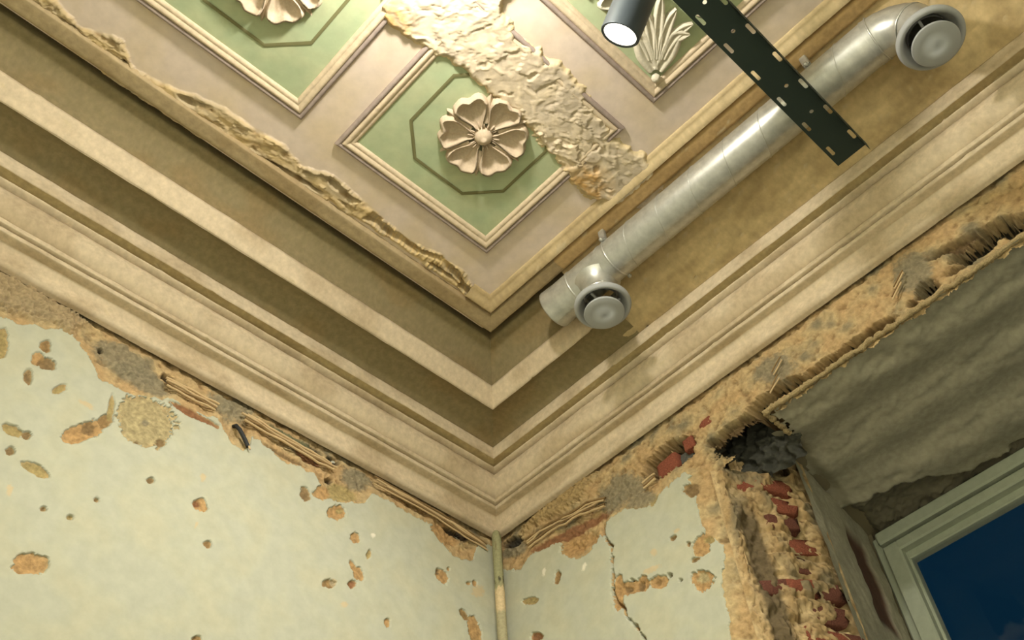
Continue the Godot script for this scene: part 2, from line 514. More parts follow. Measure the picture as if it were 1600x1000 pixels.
const RIGHT_BLOBS := [
	[0.279, 3.680, 0.0230, 0.0130, 76, "b"], [0.142, 3.662, 0.0329, 0.0118, 154, "y"], [0.154, 3.515, 0.0299, 0.0147, 145, "r"], [0.221, 3.737, 0.0166, 0.0100, 79, "w"],
	[0.403, 3.653, 0.0149, 0.0099, 57, "w"], [0.526, 3.490, 0.0572, 0.0214, 82, "o"], [0.575, 3.473, 0.0682, 0.0238, 157, "o"], [0.623, 3.460, 0.0276, 0.0194, 100, "o"],
	[0.683, 3.433, 0.0342, 0.0217, 155, "o"], [0.679, 3.437, 0.0140, 0.0096, 132, "b"], [0.562, 3.475, 0.0173, 0.0101, 141, "d"], [0.612, 3.459, 0.0165, 0.0109, 75, "d"],
	[0.666, 3.487, 0.0378, 0.0118, 169, "s"], [0.837, 3.354, 0.0409, 0.0291, 141, "o"], [0.835, 3.362, 0.0226, 0.0151, 137, "m"], [0.859, 3.464, 0.0361, 0.0291, 109, "o"],
	[0.886, 3.469, 0.0226, 0.0100, 144, "y"], [0.828, 3.431, 0.0131, 0.0069, 170, "d"], [0.770, 3.547, 0.0117, 0.0072, 163, "d"], [0.787, 3.562, 0.0129, 0.0079, 179, "s"],
	[0.687, 3.541, 0.0175, 0.0119, 129, "s"], [0.727, 3.431, 0.0082, 0.0057, 131, "k"], [0.585, 3.496, 0.0059, 0.0040, 132, "k"], [0.761, 3.395, 0.0053, 0.0038, 131, "k"],
	[0.938, 3.437, 0.0196, 0.0098, 143, "d"], [0.817, 3.494, 0.0068, 0.0047, 94, "d"], [0.875, 3.671, 0.0338, 0.0208, 132, "d"], [0.728, 3.726, 0.0208, 0.0125, -143, "y"],
	[0.363, 3.748, 0.0553, 0.0244, 153, "o"], [0.396, 3.763, 0.0868, 0.0335, 151, "o"], [0.321, 4.012, 0.1722, 0.0612, 179, "l"], [0.344, 3.831, 0.1946, 0.0203, 171, "r"],
	[0.308, 3.911, 0.2161, 0.0186, 173, "d"], [0.595, 3.859, 0.1100, 0.0668, 161, "g"], [0.677, 3.762, 0.0642, 0.0301, 156, "g"], [0.075, 3.921, 0.0615, 0.0272, 155, "g"],
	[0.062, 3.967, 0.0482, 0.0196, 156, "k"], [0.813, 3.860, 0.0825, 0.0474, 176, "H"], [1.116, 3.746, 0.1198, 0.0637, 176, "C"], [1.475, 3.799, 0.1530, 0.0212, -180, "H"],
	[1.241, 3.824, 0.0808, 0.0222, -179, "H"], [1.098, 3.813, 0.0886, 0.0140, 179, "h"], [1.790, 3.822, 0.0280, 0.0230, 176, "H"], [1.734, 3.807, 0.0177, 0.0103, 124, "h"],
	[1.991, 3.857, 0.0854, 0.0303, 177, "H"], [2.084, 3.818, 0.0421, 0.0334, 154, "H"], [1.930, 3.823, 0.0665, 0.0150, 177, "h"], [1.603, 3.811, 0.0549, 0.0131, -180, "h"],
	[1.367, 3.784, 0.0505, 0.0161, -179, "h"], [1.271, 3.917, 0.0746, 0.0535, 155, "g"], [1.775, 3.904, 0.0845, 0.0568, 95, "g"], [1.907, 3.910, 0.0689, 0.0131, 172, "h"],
	[0.989, 3.800, 0.0246, 0.0125, 155, "h"]]
const RIGHT_EDGE := [Vector2(-0.029, 3.919), Vector2(0.058, 3.837), Vector2(0.112, 3.811), Vector2(0.155, 3.839), Vector2(0.202, 3.848), Vector2(0.278, 3.838), Vector2(0.313, 3.811), Vector2(0.323, 3.772), Vector2(0.340, 3.718), Vector2(0.387, 3.704), Vector2(0.431, 3.694), Vector2(0.466, 3.728), Vector2(0.483, 3.737), Vector2(0.499, 3.713), Vector2(0.527, 3.767), Vector2(0.578, 3.775), Vector2(0.657, 3.762), Vector2(0.722, 3.733), Vector2(0.762, 3.739), Vector2(0.843, 3.755), Vector2(0.864, 3.754), Vector2(0.898, 3.709), Vector2(0.935, 3.697)]
const RIGHT_SIDE := [Vector2(0.901, 3.720), Vector2(0.871, 3.719), Vector2(0.888, 3.670), Vector2(0.881, 3.603), Vector2(0.883, 3.516), Vector2(0.899, 3.473), Vector2(0.933, 3.419), Vector2(0.915, 3.348), Vector2(0.895, 3.310), Vector2(0.894, 3.250), Vector2(0.888, 3.183), Vector2(0.880, 3.130), Vector2(0.864, 3.023)]
const CRACK := [Vector2(0.484, 3.832), Vector2(0.500, 3.753), Vector2(0.513, 3.692), Vector2(0.528, 3.664), Vector2(0.513, 3.551), Vector2(0.500, 3.498), Vector2(0.509, 3.457), Vector2(0.537, 3.418), Vector2(0.543, 3.381), Vector2(0.572, 3.331), Vector2(0.584, 3.303), Vector2(0.599, 3.252)]


func wall_layers(parent: Node3D, left: bool, u0: float, u1: float, v0: float, v1: float, cell: float):
	# two coats: the torn base plaster and, over it, the paint that is left
	var nu := int((u1 - u0) / cell) + 1
	var nv := int((v1 - v0) / cell) + 1
	var base_h := PackedFloat32Array()
	var keep := PackedFloat32Array()      # distance inside the edge of the paint
	var col := PackedColorArray()
	var solid := PackedByteArray()
	base_h.resize(nu * nv)
	keep.resize(nu * nv)
	col.resize(nu * nv)
	solid.resize(nu * nv)
	var sand := lin(208, 184, 138)
	var ochre := lin(206, 174, 126)
	var grey := lin(150, 138, 110)
	var umber := lin(122, 92, 58)
	for i in nu:
		var u := u0 + i * cell
		var edge_u := u + 0.02 * broad.get_noise_2d(u * 9, 3.0)
		var top := along(LEFT_EDGE if left else RIGHT_EDGE, edge_u)
		for j in nv:
			var v := v0 + j * cell
			var k := i * nv + j
			var n1 := fine.get_noise_2d(u * 21 + (0.0 if left else 40.0), v * 21)
			var n2 := broad.get_noise_2d(u * 7 + 9.0, v * 7)
			var n3 := fine.get_noise_2d(u * 75, v * 75 + 7.0)
			var sd := (top - v) * 0.8
			if not left:
				sd = minf(sd, along(RIGHT_SIDE, v, true) - u)
				if v > 3.3 and u < 0.62:
					sd = minf(sd, to_polyline(Vector2(u, v), CRACK) - 0.003 - 0.0015 * n1)
				elif u > 0.45 and u < 0.65:
					sd = minf(sd, to_polyline(Vector2(u, v), CRACK) - 0.003)
			sd += 0.010 * n1 + 0.005 * n3
			keep[k] = sd
			var bare := smoothstep(0.0, 0.05, -sd)
			base_h[k] = -0.004 - 0.012 * bare + ((0.002 + 0.007 * bare) * n1 + 0.003 * bare * n3) * (0.35 if not left and v < 3.69 and u > 0.86 else 1.0)
			if v > WALL_TOP - 0.03:
				base_h[k] -= 0.02 * smoothstep(WALL_TOP - 0.03, WALL_TOP - 0.012, v)
			if not left and u > 0.45 and u < 0.65:
				base_h[k] -= 0.02 * smoothstep(0.005, 0.001, to_polyline(Vector2(u, v), CRACK)) * smoothstep(3.80, 3.74, v)
			var c := ochre.lerp(sand, clampf(0.5 + n2 * 1.6, 0, 1))
			c = c.lerp(grey, clampf(n2 * 2.2 - 0.55 + n1 * 0.5, 0, 1) * bare)
			c = c.lerp(umber, clampf(-n1 * 2.0 - 0.45, 0, 0.6) * bare)
			if not left and u > 1.0 and v < 3.80:
				c = c.lerp(lin(206, 178, 128), 0.7 * smoothstep(3.80, 3.77, v))
			col[k] = c
	for b in (LEFT_BLOBS if left else RIGHT_BLOBS):
		var ang := deg_to_rad(b[4])
		var ca := cos(ang)
		var sa := sin(ang)
		var big := maxf(b[2], b[3]) * 1.5 + 0.012
		var tint: Array = TINT[b[5]]
		var fq := clampf(0.62 / maxf(b[2], b[3]), 9.0, 40.0)
		var tc := lin(tint[0], tint[1], tint[2])
		for i in range(maxi(0, int((b[0] - big - u0) / cell)), mini(nu, int((b[0] + big - u0) / cell) + 2)):
			for j in range(maxi(0, int((b[1] - big - v0) / cell)), mini(nv, int((b[1] + big - v0) / cell) + 2)):
				var u := u0 + i * cell
				var v := v0 + j * cell
				var du: float = u - b[0]
				var dv: float = v - b[1]
				var e := Vector2((du * ca + dv * sa) / b[2], (-du * sa + dv * ca) / b[3]).length()
				e += 0.38 * fine.get_noise_2d(u * fq + b[0] * 90, v * fq) + 0.2 * broad.get_noise_2d(u * 70, v * 70 + b[1] * 50)
				var d: float = (e - 1.0) * minf(b[2], b[3])
				var k := i * nv + j
				if b[5] != "s" and b[5] != "w":
					keep[k] = minf(keep[k], d)
				elif d < 0.0:
					keep[k] = keep[k]
				var inside := smoothstep(0.25, -0.2, e - 1.0)
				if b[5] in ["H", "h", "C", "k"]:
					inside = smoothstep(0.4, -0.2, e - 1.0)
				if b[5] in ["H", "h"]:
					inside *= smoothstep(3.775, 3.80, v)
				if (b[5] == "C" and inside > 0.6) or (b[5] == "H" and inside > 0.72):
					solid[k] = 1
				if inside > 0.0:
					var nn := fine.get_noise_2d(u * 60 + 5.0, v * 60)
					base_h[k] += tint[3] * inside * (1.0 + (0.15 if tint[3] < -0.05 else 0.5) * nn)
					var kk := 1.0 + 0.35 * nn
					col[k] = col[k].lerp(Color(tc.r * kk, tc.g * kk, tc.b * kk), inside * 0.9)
	var P := PackedVector3Array()
	var Q := PackedVector3Array()
	var C2 := PackedColorArray()
	P.resize(nu * nv)
	Q.resize(nu * nv)
	C2.resize(nu * nv)
	var skip := PackedByteArray()
	var skip2 := PackedByteArray()
	skip.resize(nu * nv)
	skip2.resize(nu * nv)
	var paint := lin(182, 183, 164)
	var worn := lin(187, 184, 158)
	for i in nu:
		var u := u0 + i * cell
		for j in nv:
			var v := v0 + j * cell
			var k := i * nv + j
			var h := base_h[k]
			var f := lerpf(h - 0.02, 0.0, smoothstep(-0.004, 0.003, keep[k])) + 0.0012 * broad.get_noise_2d(u * 5, v * 5)
			P[k] = Vector3(h, v, u) if left else Vector3(u, v, h)
			Q[k] = Vector3(f, v, u) if left else Vector3(u, v, f)
			var n := fine.get_noise_2d(u * 5 + 60.0, v * 5)
			C2[k] = paint.lerp(worn, clampf(0.25 + n * 0.9, 0, 0.7))
			if keep[k] < -0.014:
				skip2[k] = 1
			skip[k] = solid[k]
			if not left:
				var low := 3.757 + 0.012 * broad.get_noise_2d(u * 14, 1.0) + 0.008 * fine.get_noise_2d(u * 60, 2.0)
				if u > 0.985 and v < low - (0.0 if u > 1.2 else (1.2 - u) * 0.35):
					skip[k] = 1
					skip2[k] = 1
	for b in (LEFT_BLOBS if left else RIGHT_BLOBS):
		if b[5] == "s" or b[5] == "w":
			var tint: Array = TINT[b[5]]
			var tc := lin(tint[0], tint[1], tint[2])
			for i in range(maxi(0, int((b[0] - 0.05 - u0) / cell)), mini(nu, int((b[0] + 0.05 - u0) / cell))):
				for j in range(maxi(0, int((b[1] - 0.05 - v0) / cell)), mini(nv, int((b[1] + 0.05 - v0) / cell))):
					var du: float = u0 + i * cell - b[0]
					var dv: float = v0 + j * cell - b[1]
					var ang := deg_to_rad(b[4])
					var e := Vector2((du * cos(ang) + dv * sin(ang)) / b[2], (-du * sin(ang) + dv * cos(ang)) / b[3]).length() + 0.5 * fine.get_noise_2d(du * 70, dv * 70)
					C2[i * nv + j] = C2[i * nv + j].lerp(tc, smoothstep(1.1, 0.7, e))
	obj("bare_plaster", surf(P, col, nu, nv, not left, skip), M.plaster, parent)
	obj("paint_coat", surf(Q, C2, nu, nv, not left, skip2), M.paint, parent)


func build_left_wall():
	var w := structure("wall_left", "pale painted wall on the left, chipped to ochre plaster, torn open under the cornice", "wall")
	obj("masonry", slab(Vector3(-0.3, 0, -0.3), Vector3(-0.045, 4.7, 5.0)), M.shell, w)
	obj("lower_paint", slab(Vector3(-0.05, 0, -0.02), Vector3(0.0, 2.702, 5.0)), M.lower, w)
	obj("lower_paint", slab(Vector3(-0.05, 2.69, 2.348), Vector3(0.0, 4.05, 5.0)), M.lower, w)
	wall_layers(w, true, -0.01, 2.35, 2.70, 4.06, 0.004)
	# bundles of thin wooden lath showing in the torn band
	laths(w, true, [Vector2(1.40, 3.921), Vector2(1.205, 3.926)], 4, 0.030, 0.0045, 0.004)
	laths(w, true, [Vector2(1.13, 3.95), Vector2(0.94, 3.938), Vector2(0.745, 3.932)], 4, 0.026, 0.004, 0.006)
	laths(w, true, [Vector2(0.60, 3.974), Vector2(0.3, 3.972), Vector2(0.16, 3.958), Vector2(0.055, 3.944)], 5, 0.030, 0.004, 0.006)


func laths(parent: Node3D, left: bool, path: Array, count: int, spread: float, r: float, wob: float):
	for k in count:
		var pts := PackedVector3Array()
		var off := (k / maxf(count - 1.0, 1.0) - 0.5) * spread
		var trim := rng.randf_range(0.0, 0.14)
		for i in 13:
			var t := lerpf(trim * 0.5, 1.0 - trim * 0.5, i / 12.0) * (path.size() - 1)
			var a := mini(int(t), path.size() - 2)
			var p: Vector2 = path[a].lerp(path[a + 1], t - a)
			var v := p.y + off + wob * broad.get_noise_2d(p.x * 9 + k * 5, k * 3.0)
			var h := 0.004 + 0.006 * broad.get_noise_2d(p.x * 8, k * 7.0 + 2.0)
			pts.append(Vector3(h, v, p.x) if left else Vector3(p.x, v, h))
		obj("lath", tube(pts, PackedFloat32Array([r * rng.randf_range(0.8, 1.3)]), 6, Vector3.UP, 0.8), M.straw if k % 3 != 1 else M.straw_dark, parent)


func build_right_wall():
	var w := structure("wall_right", "greenish painted window wall, cracked and broken back to brick around the opening", "wall")
	obj("masonry", slab(Vector3(-0.3, 0, -1.1), Vector3(0.9, 4.7, -0.2)), M.shell, w)
	obj("masonry", slab(Vector3(0.9, 3.93, -1.1), Vector3(5.3, 4.7, -0.2)), M.shell, w)
	obj("masonry", slab(Vector3(2.9, 0, -1.1), Vector3(5.3, 3.95, 0.0)), M.shell, w)
	obj("lower_paint", slab(Vector3(-0.05, 0, -0.21), Vector3(0.985, 2.802, 0.0)), M.lower, w)
	wall_layers(w, false, -0.01, 2.91, 2.80, 4.06, 0.004)
	laths(w, false, [Vector2(0.145, 3.897), Vector2(0.25, 3.90), Vector2(0.35, 3.885), Vector2(0.46, 3.868), Vector2(0.545, 3.842)], 5, 0.036, 0.004, 0.012)
	laths(w, false, [Vector2(0.70, 3.80), Vector2(0.76, 3.805)], 3, 0.022, 0.004, 0.004)
	for p in [Vector2(1.26, 3.84), Vector2(1.29, 3.90), Vector2(1.74, 3.90), Vector2(1.72, 3.87)]:
		laths(w, false, [p + Vector2(-0.025, -0.02), p + Vector2(0.025, 0.02)], 2, 0.012, 0.003, 0.003)


func rubble_plan(u: float) -> Vector2:
	var t := [Vector2(0.955, -0.004), Vector2(0.985, -0.012), Vector2(1.0, -0.07), Vector2(1.035, -0.105), Vector2(1.062, -0.14), Vector2(1.075, -0.2), Vector2(1.1, -0.25), Vector2(1.112, -0.33)]
	var f := u * (t.size() - 1)
	var a := mini(int(f), t.size() - 2)
	return t[a].lerp(t[a + 1], f - a)


func build_opening():
	var w := get_node("wall_right")
	# the broken edge of the opening: rubble between the wall face and the plastered reveal
	var nu := 90
	var nv := 330
	var P := PackedVector3Array()
	var C := PackedColorArray()
	var cream := lin(216, 190, 144)
	var tan_ := lin(188, 158, 112)
	var umber := lin(108, 84, 56)
	var grey := lin(134, 124, 100)
	for i in nu + 1:
		var u := i / float(nu)
		var pl := rubble_plan(u)
		for j in nv + 1:
			var y := lerpf(1.98, 3.80, j / float(nv))
			var n1 := fine.get_noise_3d(u * 5, y * 13, 1.0)
			var n2 := fine.get_noise_3d(u * 16, y * 40, 5.0)
			var n3 := broad.get_noise_3d(u * 3, y * 6, 9.0)
			var rough := smoothstep(0.0, 0.12, u) * smoothstep(1.0, 0.9, u)
			# bed joints between the broken courses
			var course := fposmod(y + 0.012 * n3, 0.077) / 0.077
			var joint := smoothstep(0.16, 0.0, absf(course - 0.5) - 0.34) if false else smoothstep(0.36, 0.48, absf(course - 0.5))
			var out := (0.022 * n1 + 0.010 * n2 + 0.018 * n3) * rough - 0.012 * joint * rough * smoothstep(0.3, 0.4, u)
			var dir := Vector2(0.86, 0.5)
			var sunk := 0.13 * smoothstep(3.69, 3.73, y + 0.02 * n1) * smoothstep(0.85, 0.6, u)
			P.append(Vector3(pl.x + dir.x * out, y, pl.y + dir.y * out - sunk))
			var c := cream.lerp(tan_, clampf(0.45 + n1 * 1.3, 0, 1))
			c = c.lerp(umber, clampf(-n2 * 2.2 - 0.25, 0, 0.8) * rough)
			c = c.lerp(grey, clampf(n3 * 2.0 - 0.2, 0, 0.8) * rough)
			c = c.lerp(lin(124, 108, 82), smoothstep(0.17, 0.21, u + 0.04 * n1) * smoothstep(0.40, 0.34, u + 0.04 * n1) * smoothstep(3.58, 3.5, y))
			C.append(c)
	obj("broken_edge", surf(P, C, nu + 1, nv + 1, true), M.plaster, w)
	# bricks bared in the broken edge and in the holes above it
	for b in [[0.33, 3.64, 0.13, "r"], [0.62, 3.652, 0.14, "r"], [0.66, 3.575, 0.10, "r"], [0.60, 3.50, 0.12, "d"], [0.72, 3.425, 0.12, "r"], [0.70, 3.345, 0.13, "d"], [0.58, 3.268, 0.1, "r"],
			[0.80, 3.268, 0.12, "d"], [0.36, 3.268, 0.1, "d"], [0.74, 3.19, 0.13, "d"], [0.66, 3.113, 0.14, "r"], [0.83, 3.113, 0.12, "d"]]:
		var pl := rubble_plan(b[0])
		var o := obj("brick", lump(Vector3(b[2], 0.056, 0.11), int(b[1] * 100), 0.3, 0.3), M.brick if b[3] == "r" else M.brick_dark, w)
		o.position = Vector3(pl.x - 0.047, b[1], pl.y - 0.023)
		o.rotation = Vector3(rng.randf_range(-0.06, 0.06), 1.13 + rng.randf_range(-0.15, 0.15), rng.randf_range(-0.07, 0.07))
	for b in [[0.79, 3.848, -0.055, 0.10, 0.075, "r"], [0.862, 3.835, -0.075, 0.07, 0.075, "g"], [0.895, 3.87, -0.05, 0.05, 0.05, "r"], [0.983, 3.895, -0.040, 0.055, 0.035, "r"]]:
		var o := obj("brick", lump(Vector3(b[3], b[4], 0.06), int(b[0] * 100), 0.4, 0.2), {"r": M.brick, "g": M.brick_grey, "d": M.brick_dark}[b[5]], w)
		o.position = Vector3(b[0], b[1], b[2])
		o.rotation.z = rng.randf_range(-0.1, 0.1)
	# dark core of the wall seen through the hole over the broken edge
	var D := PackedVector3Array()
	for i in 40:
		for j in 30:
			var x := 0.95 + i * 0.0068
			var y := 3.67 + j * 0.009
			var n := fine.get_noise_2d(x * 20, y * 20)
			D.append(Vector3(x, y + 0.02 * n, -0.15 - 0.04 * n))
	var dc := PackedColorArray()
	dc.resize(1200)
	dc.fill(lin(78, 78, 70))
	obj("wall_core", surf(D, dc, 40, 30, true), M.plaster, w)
	# plastered reveal beside the window
	var R := PackedVector3Array()
	var RC := PackedColorArray()
	var stone := lin(180, 174, 152)
	for i in 61:
		var t := i / 60.0
		for j in 131:
			var y := lerpf(1.0, 3.80, j / 130.0)
			var x := lerpf(1.118, 1.044, t)
			var z := lerpf(-0.27, -0.82, t)
			var n := fine.get_noise_3d(z * 8, y * 8, 3.0)
			var scar := smoothstep(0.085, 0.06, absf(z + 0.63 + 0.02 * n + (y - 3.5) * 0.03)) * smoothstep(3.72, 3.66, y) * smoothstep(3.28, 3.36, y)
			R.append(Vector3(x + 0.006 * n - 0.012 * scar, y, z))
			var k := 1.0 + 0.2 * n
			RC.append(Color(stone.r * k, stone.g * k, stone.b * k).lerp(lin(92, 62, 52), scar * 0.95))
	obj("reveal", surf(R, RC, 61, 131, true), M.stucco, w)
	# soffit of the opening: plaster that breaks off before the window
	var S := PackedVector3Array()
	var SC := PackedColorArray()
	var sk := PackedByteArray()
	var nz := 90
	var nx := 190
	sk.resize((nz + 1) * (nx + 1))
	for i in nz + 1:
		var z := lerpf(0.0, -0.83, i / float(nz))
		for j in nx + 1:
			var x := lerpf(1.03, 2.93, j / float(nx))
			var n := fine.get_noise_3d(x * 6, 1.0, z * 10)
			var n2 := fine.get_noise_3d(x * 30, 4.0, z * 44)
			var stop := -0.62 - 0.16 * smoothstep(1.2, 1.55, x) + 0.05 * n
			var raw := smoothstep(stop + 0.012, stop - 0.012, z)
			var y := 3.762 + 0.008 * n + 0.0012 * n2 + raw * (0.03 + 0.012 * n2)
			y += 0.032 * smoothstep(0.06, 0.0, x - 1.168 - 0.149 * z) + 0.02 * sin(clampf((-z - 0.05) / 0.6, 0, 1) * PI) + 0.008 * sin(z * 26.0 + x * 1.5 + n)
			S.append(Vector3(x, y, z))
			var k := 1.0 + 0.16 * n
			SC.append(Color(stone.r * k, stone.g * k, stone.b * k).lerp(lin(104, 98, 82), raw * 0.8))
			if x < 1.175 + 0.149 * z - 0.02 or (x < 1.205 + 0.03 * n2 and z > -0.13 - 0.05 * n):
				sk[i * (nx + 1) + j] = 1
	obj("soffit", surf(S, SC, nz + 1, nx + 1, true, sk), M.stucco, w)
	obj("masonry", slab(Vector3(0.9, 3.81, -1.1), Vector3(2.95, 3.95, -0.21)), M.mortar, w)
	# ragged plaster lip along the front of the soffit, turning back at its broken end
	var lip := PackedVector3Array()
	var lr := PackedFloat32Array()
	for i in 260:
		var x := 1.195 + maxf(0.0, i - 24) * 0.0074
		var n := fine.get_noise_2d(x * 14, i * 0.06)
		lip.append(Vector3(x + 0.008 * n, 3.768 + 0.008 * n, -0.006 - (0.13 * (24 - i) / 24.0 if i < 24 else 0.0) + 0.006 * fine.get_noise_2d(x * 30, 8.0)))
		lr.append(0.010 + 0.007 * fine.get_noise_2d(x * 45, i * 0.3) + 0.004 * n)
	M.lip = M.brick.duplicate()
	M.lip.albedo_color = Color8(206, 182, 136)
	obj("soffit_lip", tube(lip, lr, 9, Vector3.UP, 0.8), M.lip, w)
	# window
	var win := structure("window_1", "grey-green painted window frame with dark blue evening glass, deep in the broken opening", "window")
	var fc := Color(1, 1, 1)
	var st := begin()
	box(st, Vector3(1.044, 1.0, -0.90), Vector3(1.078, 3.775, -0.825), 0.006)
	box(st, Vector3(1.07, 3.726, -0.90), Vector3(2.95, 3.775, -0.80), 0.006)
	obj("outer_frame", st.commit(), M.frame, win)
	st = begin()
	box(st, Vector3(1.078, 1.0, -0.90), Vector3(1.138, 3.711, -0.80), 0.006)
	box(st, Vector3(1.13, 3.672, -0.90), Vector3(2.95, 3.711, -0.80), 0.006)
	obj("sash", st.commit(), M.frame, win)
	st = begin()
	box(st, Vector3(1.13, 1.0, -0.88), Vector3(1.146, 3.675, -0.835), 0.004)
	box(st, Vector3(1.14, 3.644, -0.88), Vector3(2.95, 3.675, -0.835), 0.004)
	box(st, Vector3(1.06, 3.70, -0.90), Vector3(2.95, 3.74, -0.85), 0.002)
	obj("glazing_bead", st.commit(), M.frame, win)
	obj("pane", slab(Vector3(1.14, 1.0, -0.852), Vector3(2.95, 3.66, -0.846)), M.glass, win)
	obj("masonry", slab(Vector3(0.9, 0, -1.1), Vector3(1.05, 3.95, -0.84)), M.mortar, w)
	obj("masonry", slab(Vector3(0.9, 0, -1.1), Vector3(2.95, 1.0, -0.2)), M.shell, w)


# ------------------------------------------------------------------ ceiling
const PATCH_L := [Vector2(1.295, 1.516), Vector2(1.174, 1.536), Vector2(1.125, 1.473), Vector2(1.141, 1.349), Vector2(1.178, 1.214), Vector2(1.165, 1.081), Vector2(1.167, 0.943), Vector2(1.139, 0.761), Vector2(1.101, 0.654), Vector2(1.108, 0.568), Vector2(1.152, 0.486), Vector2(1.190, 0.396)]
const PATCH_R := [Vector2(1.559, 1.280), Vector2(1.419, 1.264), Vector2(1.372, 1.153), Vector2(1.387, 1.059), Vector2(1.397, 0.985), Vector2(1.373, 0.815), Vector2(1.335, 0.684), Vector2(1.357, 0.550), Vector2(1.326, 0.417), Vector2(1.330, 0.354)]
const STRIP_O := [Vector2(0.466, 2.265), Vector2(0.472, 2.229), Vector2(0.464, 2.144), Vector2(0.459, 2.018), Vector2(0.457, 1.877), Vector2(0.458, 1.709), Vector2(0.475, 1.579), Vector2(0.509, 1.455), Vector2(0.523, 1.313), Vector2(0.536, 1.164), Vector2(0.545, 1.006), Vector2(0.549, 0.894), Vector2(0.537, 0.706), Vector2(0.524, 0.545)]
const STRIP_I := [Vector2(0.572, 2.260), Vector2(0.528, 2.138), Vector2(0.569, 2.017), Vector2(0.509, 1.940), Vector2(0.554, 1.769), Vector2(0.577, 1.669), Vector2(0.581, 1.553), Vector2(0.596, 1.466), Vector2(0.565, 1.369), Vector2(0.608, 1.272), Vector2(0.594, 1.155), Vector2(0.580, 1.034), Vector2(0.570, 0.912), Vector2(0.597, 0.788), Vector2(0.588, 0.690), Vector2(0.543, 0.550)]


func frame_ring(x0: float, z0: float, x1: float, z1: float, profile: Array, c: Color, skip_side := -1) -> ArrayMesh:
	# a mitred moulding round a rectangle; profile points are (distance inwards, drop below the ceiling)
	var P := PackedVector3Array()
	var C := PackedColorArray()
	var n := 24
	for p in profile:
		var q := [Vector2(x0 + p.x, z0 + p.x), Vector2(x1 - p.x, z0 + p.x), Vector2(x1 - p.x, z1 - p.x), Vector2(x0 + p.x, z1 - p.x)]
		for s in 4:
			var a: Vector2 = q[s]
			var b: Vector2 = q[(s + 1) % 4]
			for k in n + 1:
				var w := a.lerp(b, k / float(n))
				var f := fine.get_noise_3d(w.x * 12, p.x * 90, w.y * 12)
				P.append(Vector3(w.x, CEIL - p.y - 0.0006 * f, w.y))
				C.append(Color(c.r * (1 + 0.12 * f), c.g * (1 + 0.12 * f), c.b * (1 + 0.12 * f)))
	return surf(P, C, profile.size(), 4 * (n + 1), true)


func coffer(parent: Node3D, x0: float, z0: float, size: float) -> Node3D:
	var h := holder("coffer", parent)
	var x1 := x0 + size
	var z1 := z0 + size
	var mauve := lin(168, 152, 142)
	var cream := lin(222, 202, 172)
	obj("outer_bead", frame_ring(x0, z0, x1, z1, [Vector2(0, -0.002), Vector2(0.0005, 0.008), Vector2(0.004, 0.014), Vector2(0.009, 0.016), Vector2(0.014, 0.013), Vector2(0.0165, 0.008)], mauve), M.stucco, h)
	obj("moulding", frame_ring(x0, z0, x1, z1, [Vector2(0.016, 0.009), Vector2(0.02, 0.016), Vector2(0.027, 0.0175), Vector2(0.034, 0.0125), Vector2(0.037, 0.009), Vector2(0.039, 0.011), Vector2(0.045, 0.0105), Vector2(0.05, 0.007), Vector2(0.052, 0.001)], cream), M.stucco, h)
	# green field
	var P := PackedVector3Array()
	var C := PackedColorArray()
	var g := lin(174, 187, 150)
	for i in 41:
		for j in 41:
			var x := lerpf(x0 + 0.045, x1 - 0.045, i / 40.0)
			var z := lerpf(z0 + 0.045, z1 - 0.045, j / 40.0)
			var f := fine.get_noise_2d(x * 7, z * 7)
			P.append(Vector3(x, CEIL - 0.002 - 0.0008 * f, z))
			C.append(g.lerp(lin(186, 192, 154), clampf(0.4 + f, 0, 1)))
	obj("green_field", surf(P, C, 41, 41, false), M.paint, h)
	return h


func octagon_line(parent: Node3D, x: float, z: float, half: float, flatness: float):
	var pts := []
	for s in [[-1, -1], [1, -1], [1, 1], [-1, 1]]:
		var a := Vector2(s[0] * half, s[1] * flatness)
		var b := Vector2(s[0] * flatness, s[1] * half)
		pts += [a, b] if s[0] * s[1] > 0 else [b, a]
	var P := PackedVector3Array()
	for k in 9:
		var q: Vector2 = pts[k % 8]
		for e in [[1.0, -0.002], [1.0, 0.0], [0.952, 0.0], [0.952, -0.002]]:
			P.append(Vector3(x + q.x * e[0], CEIL - 0.0045 - e[1], z + q.y * e[0]))
	obj("painted_line", surf(P, PackedColorArray(), 9, 4, true), M.olive, parent)


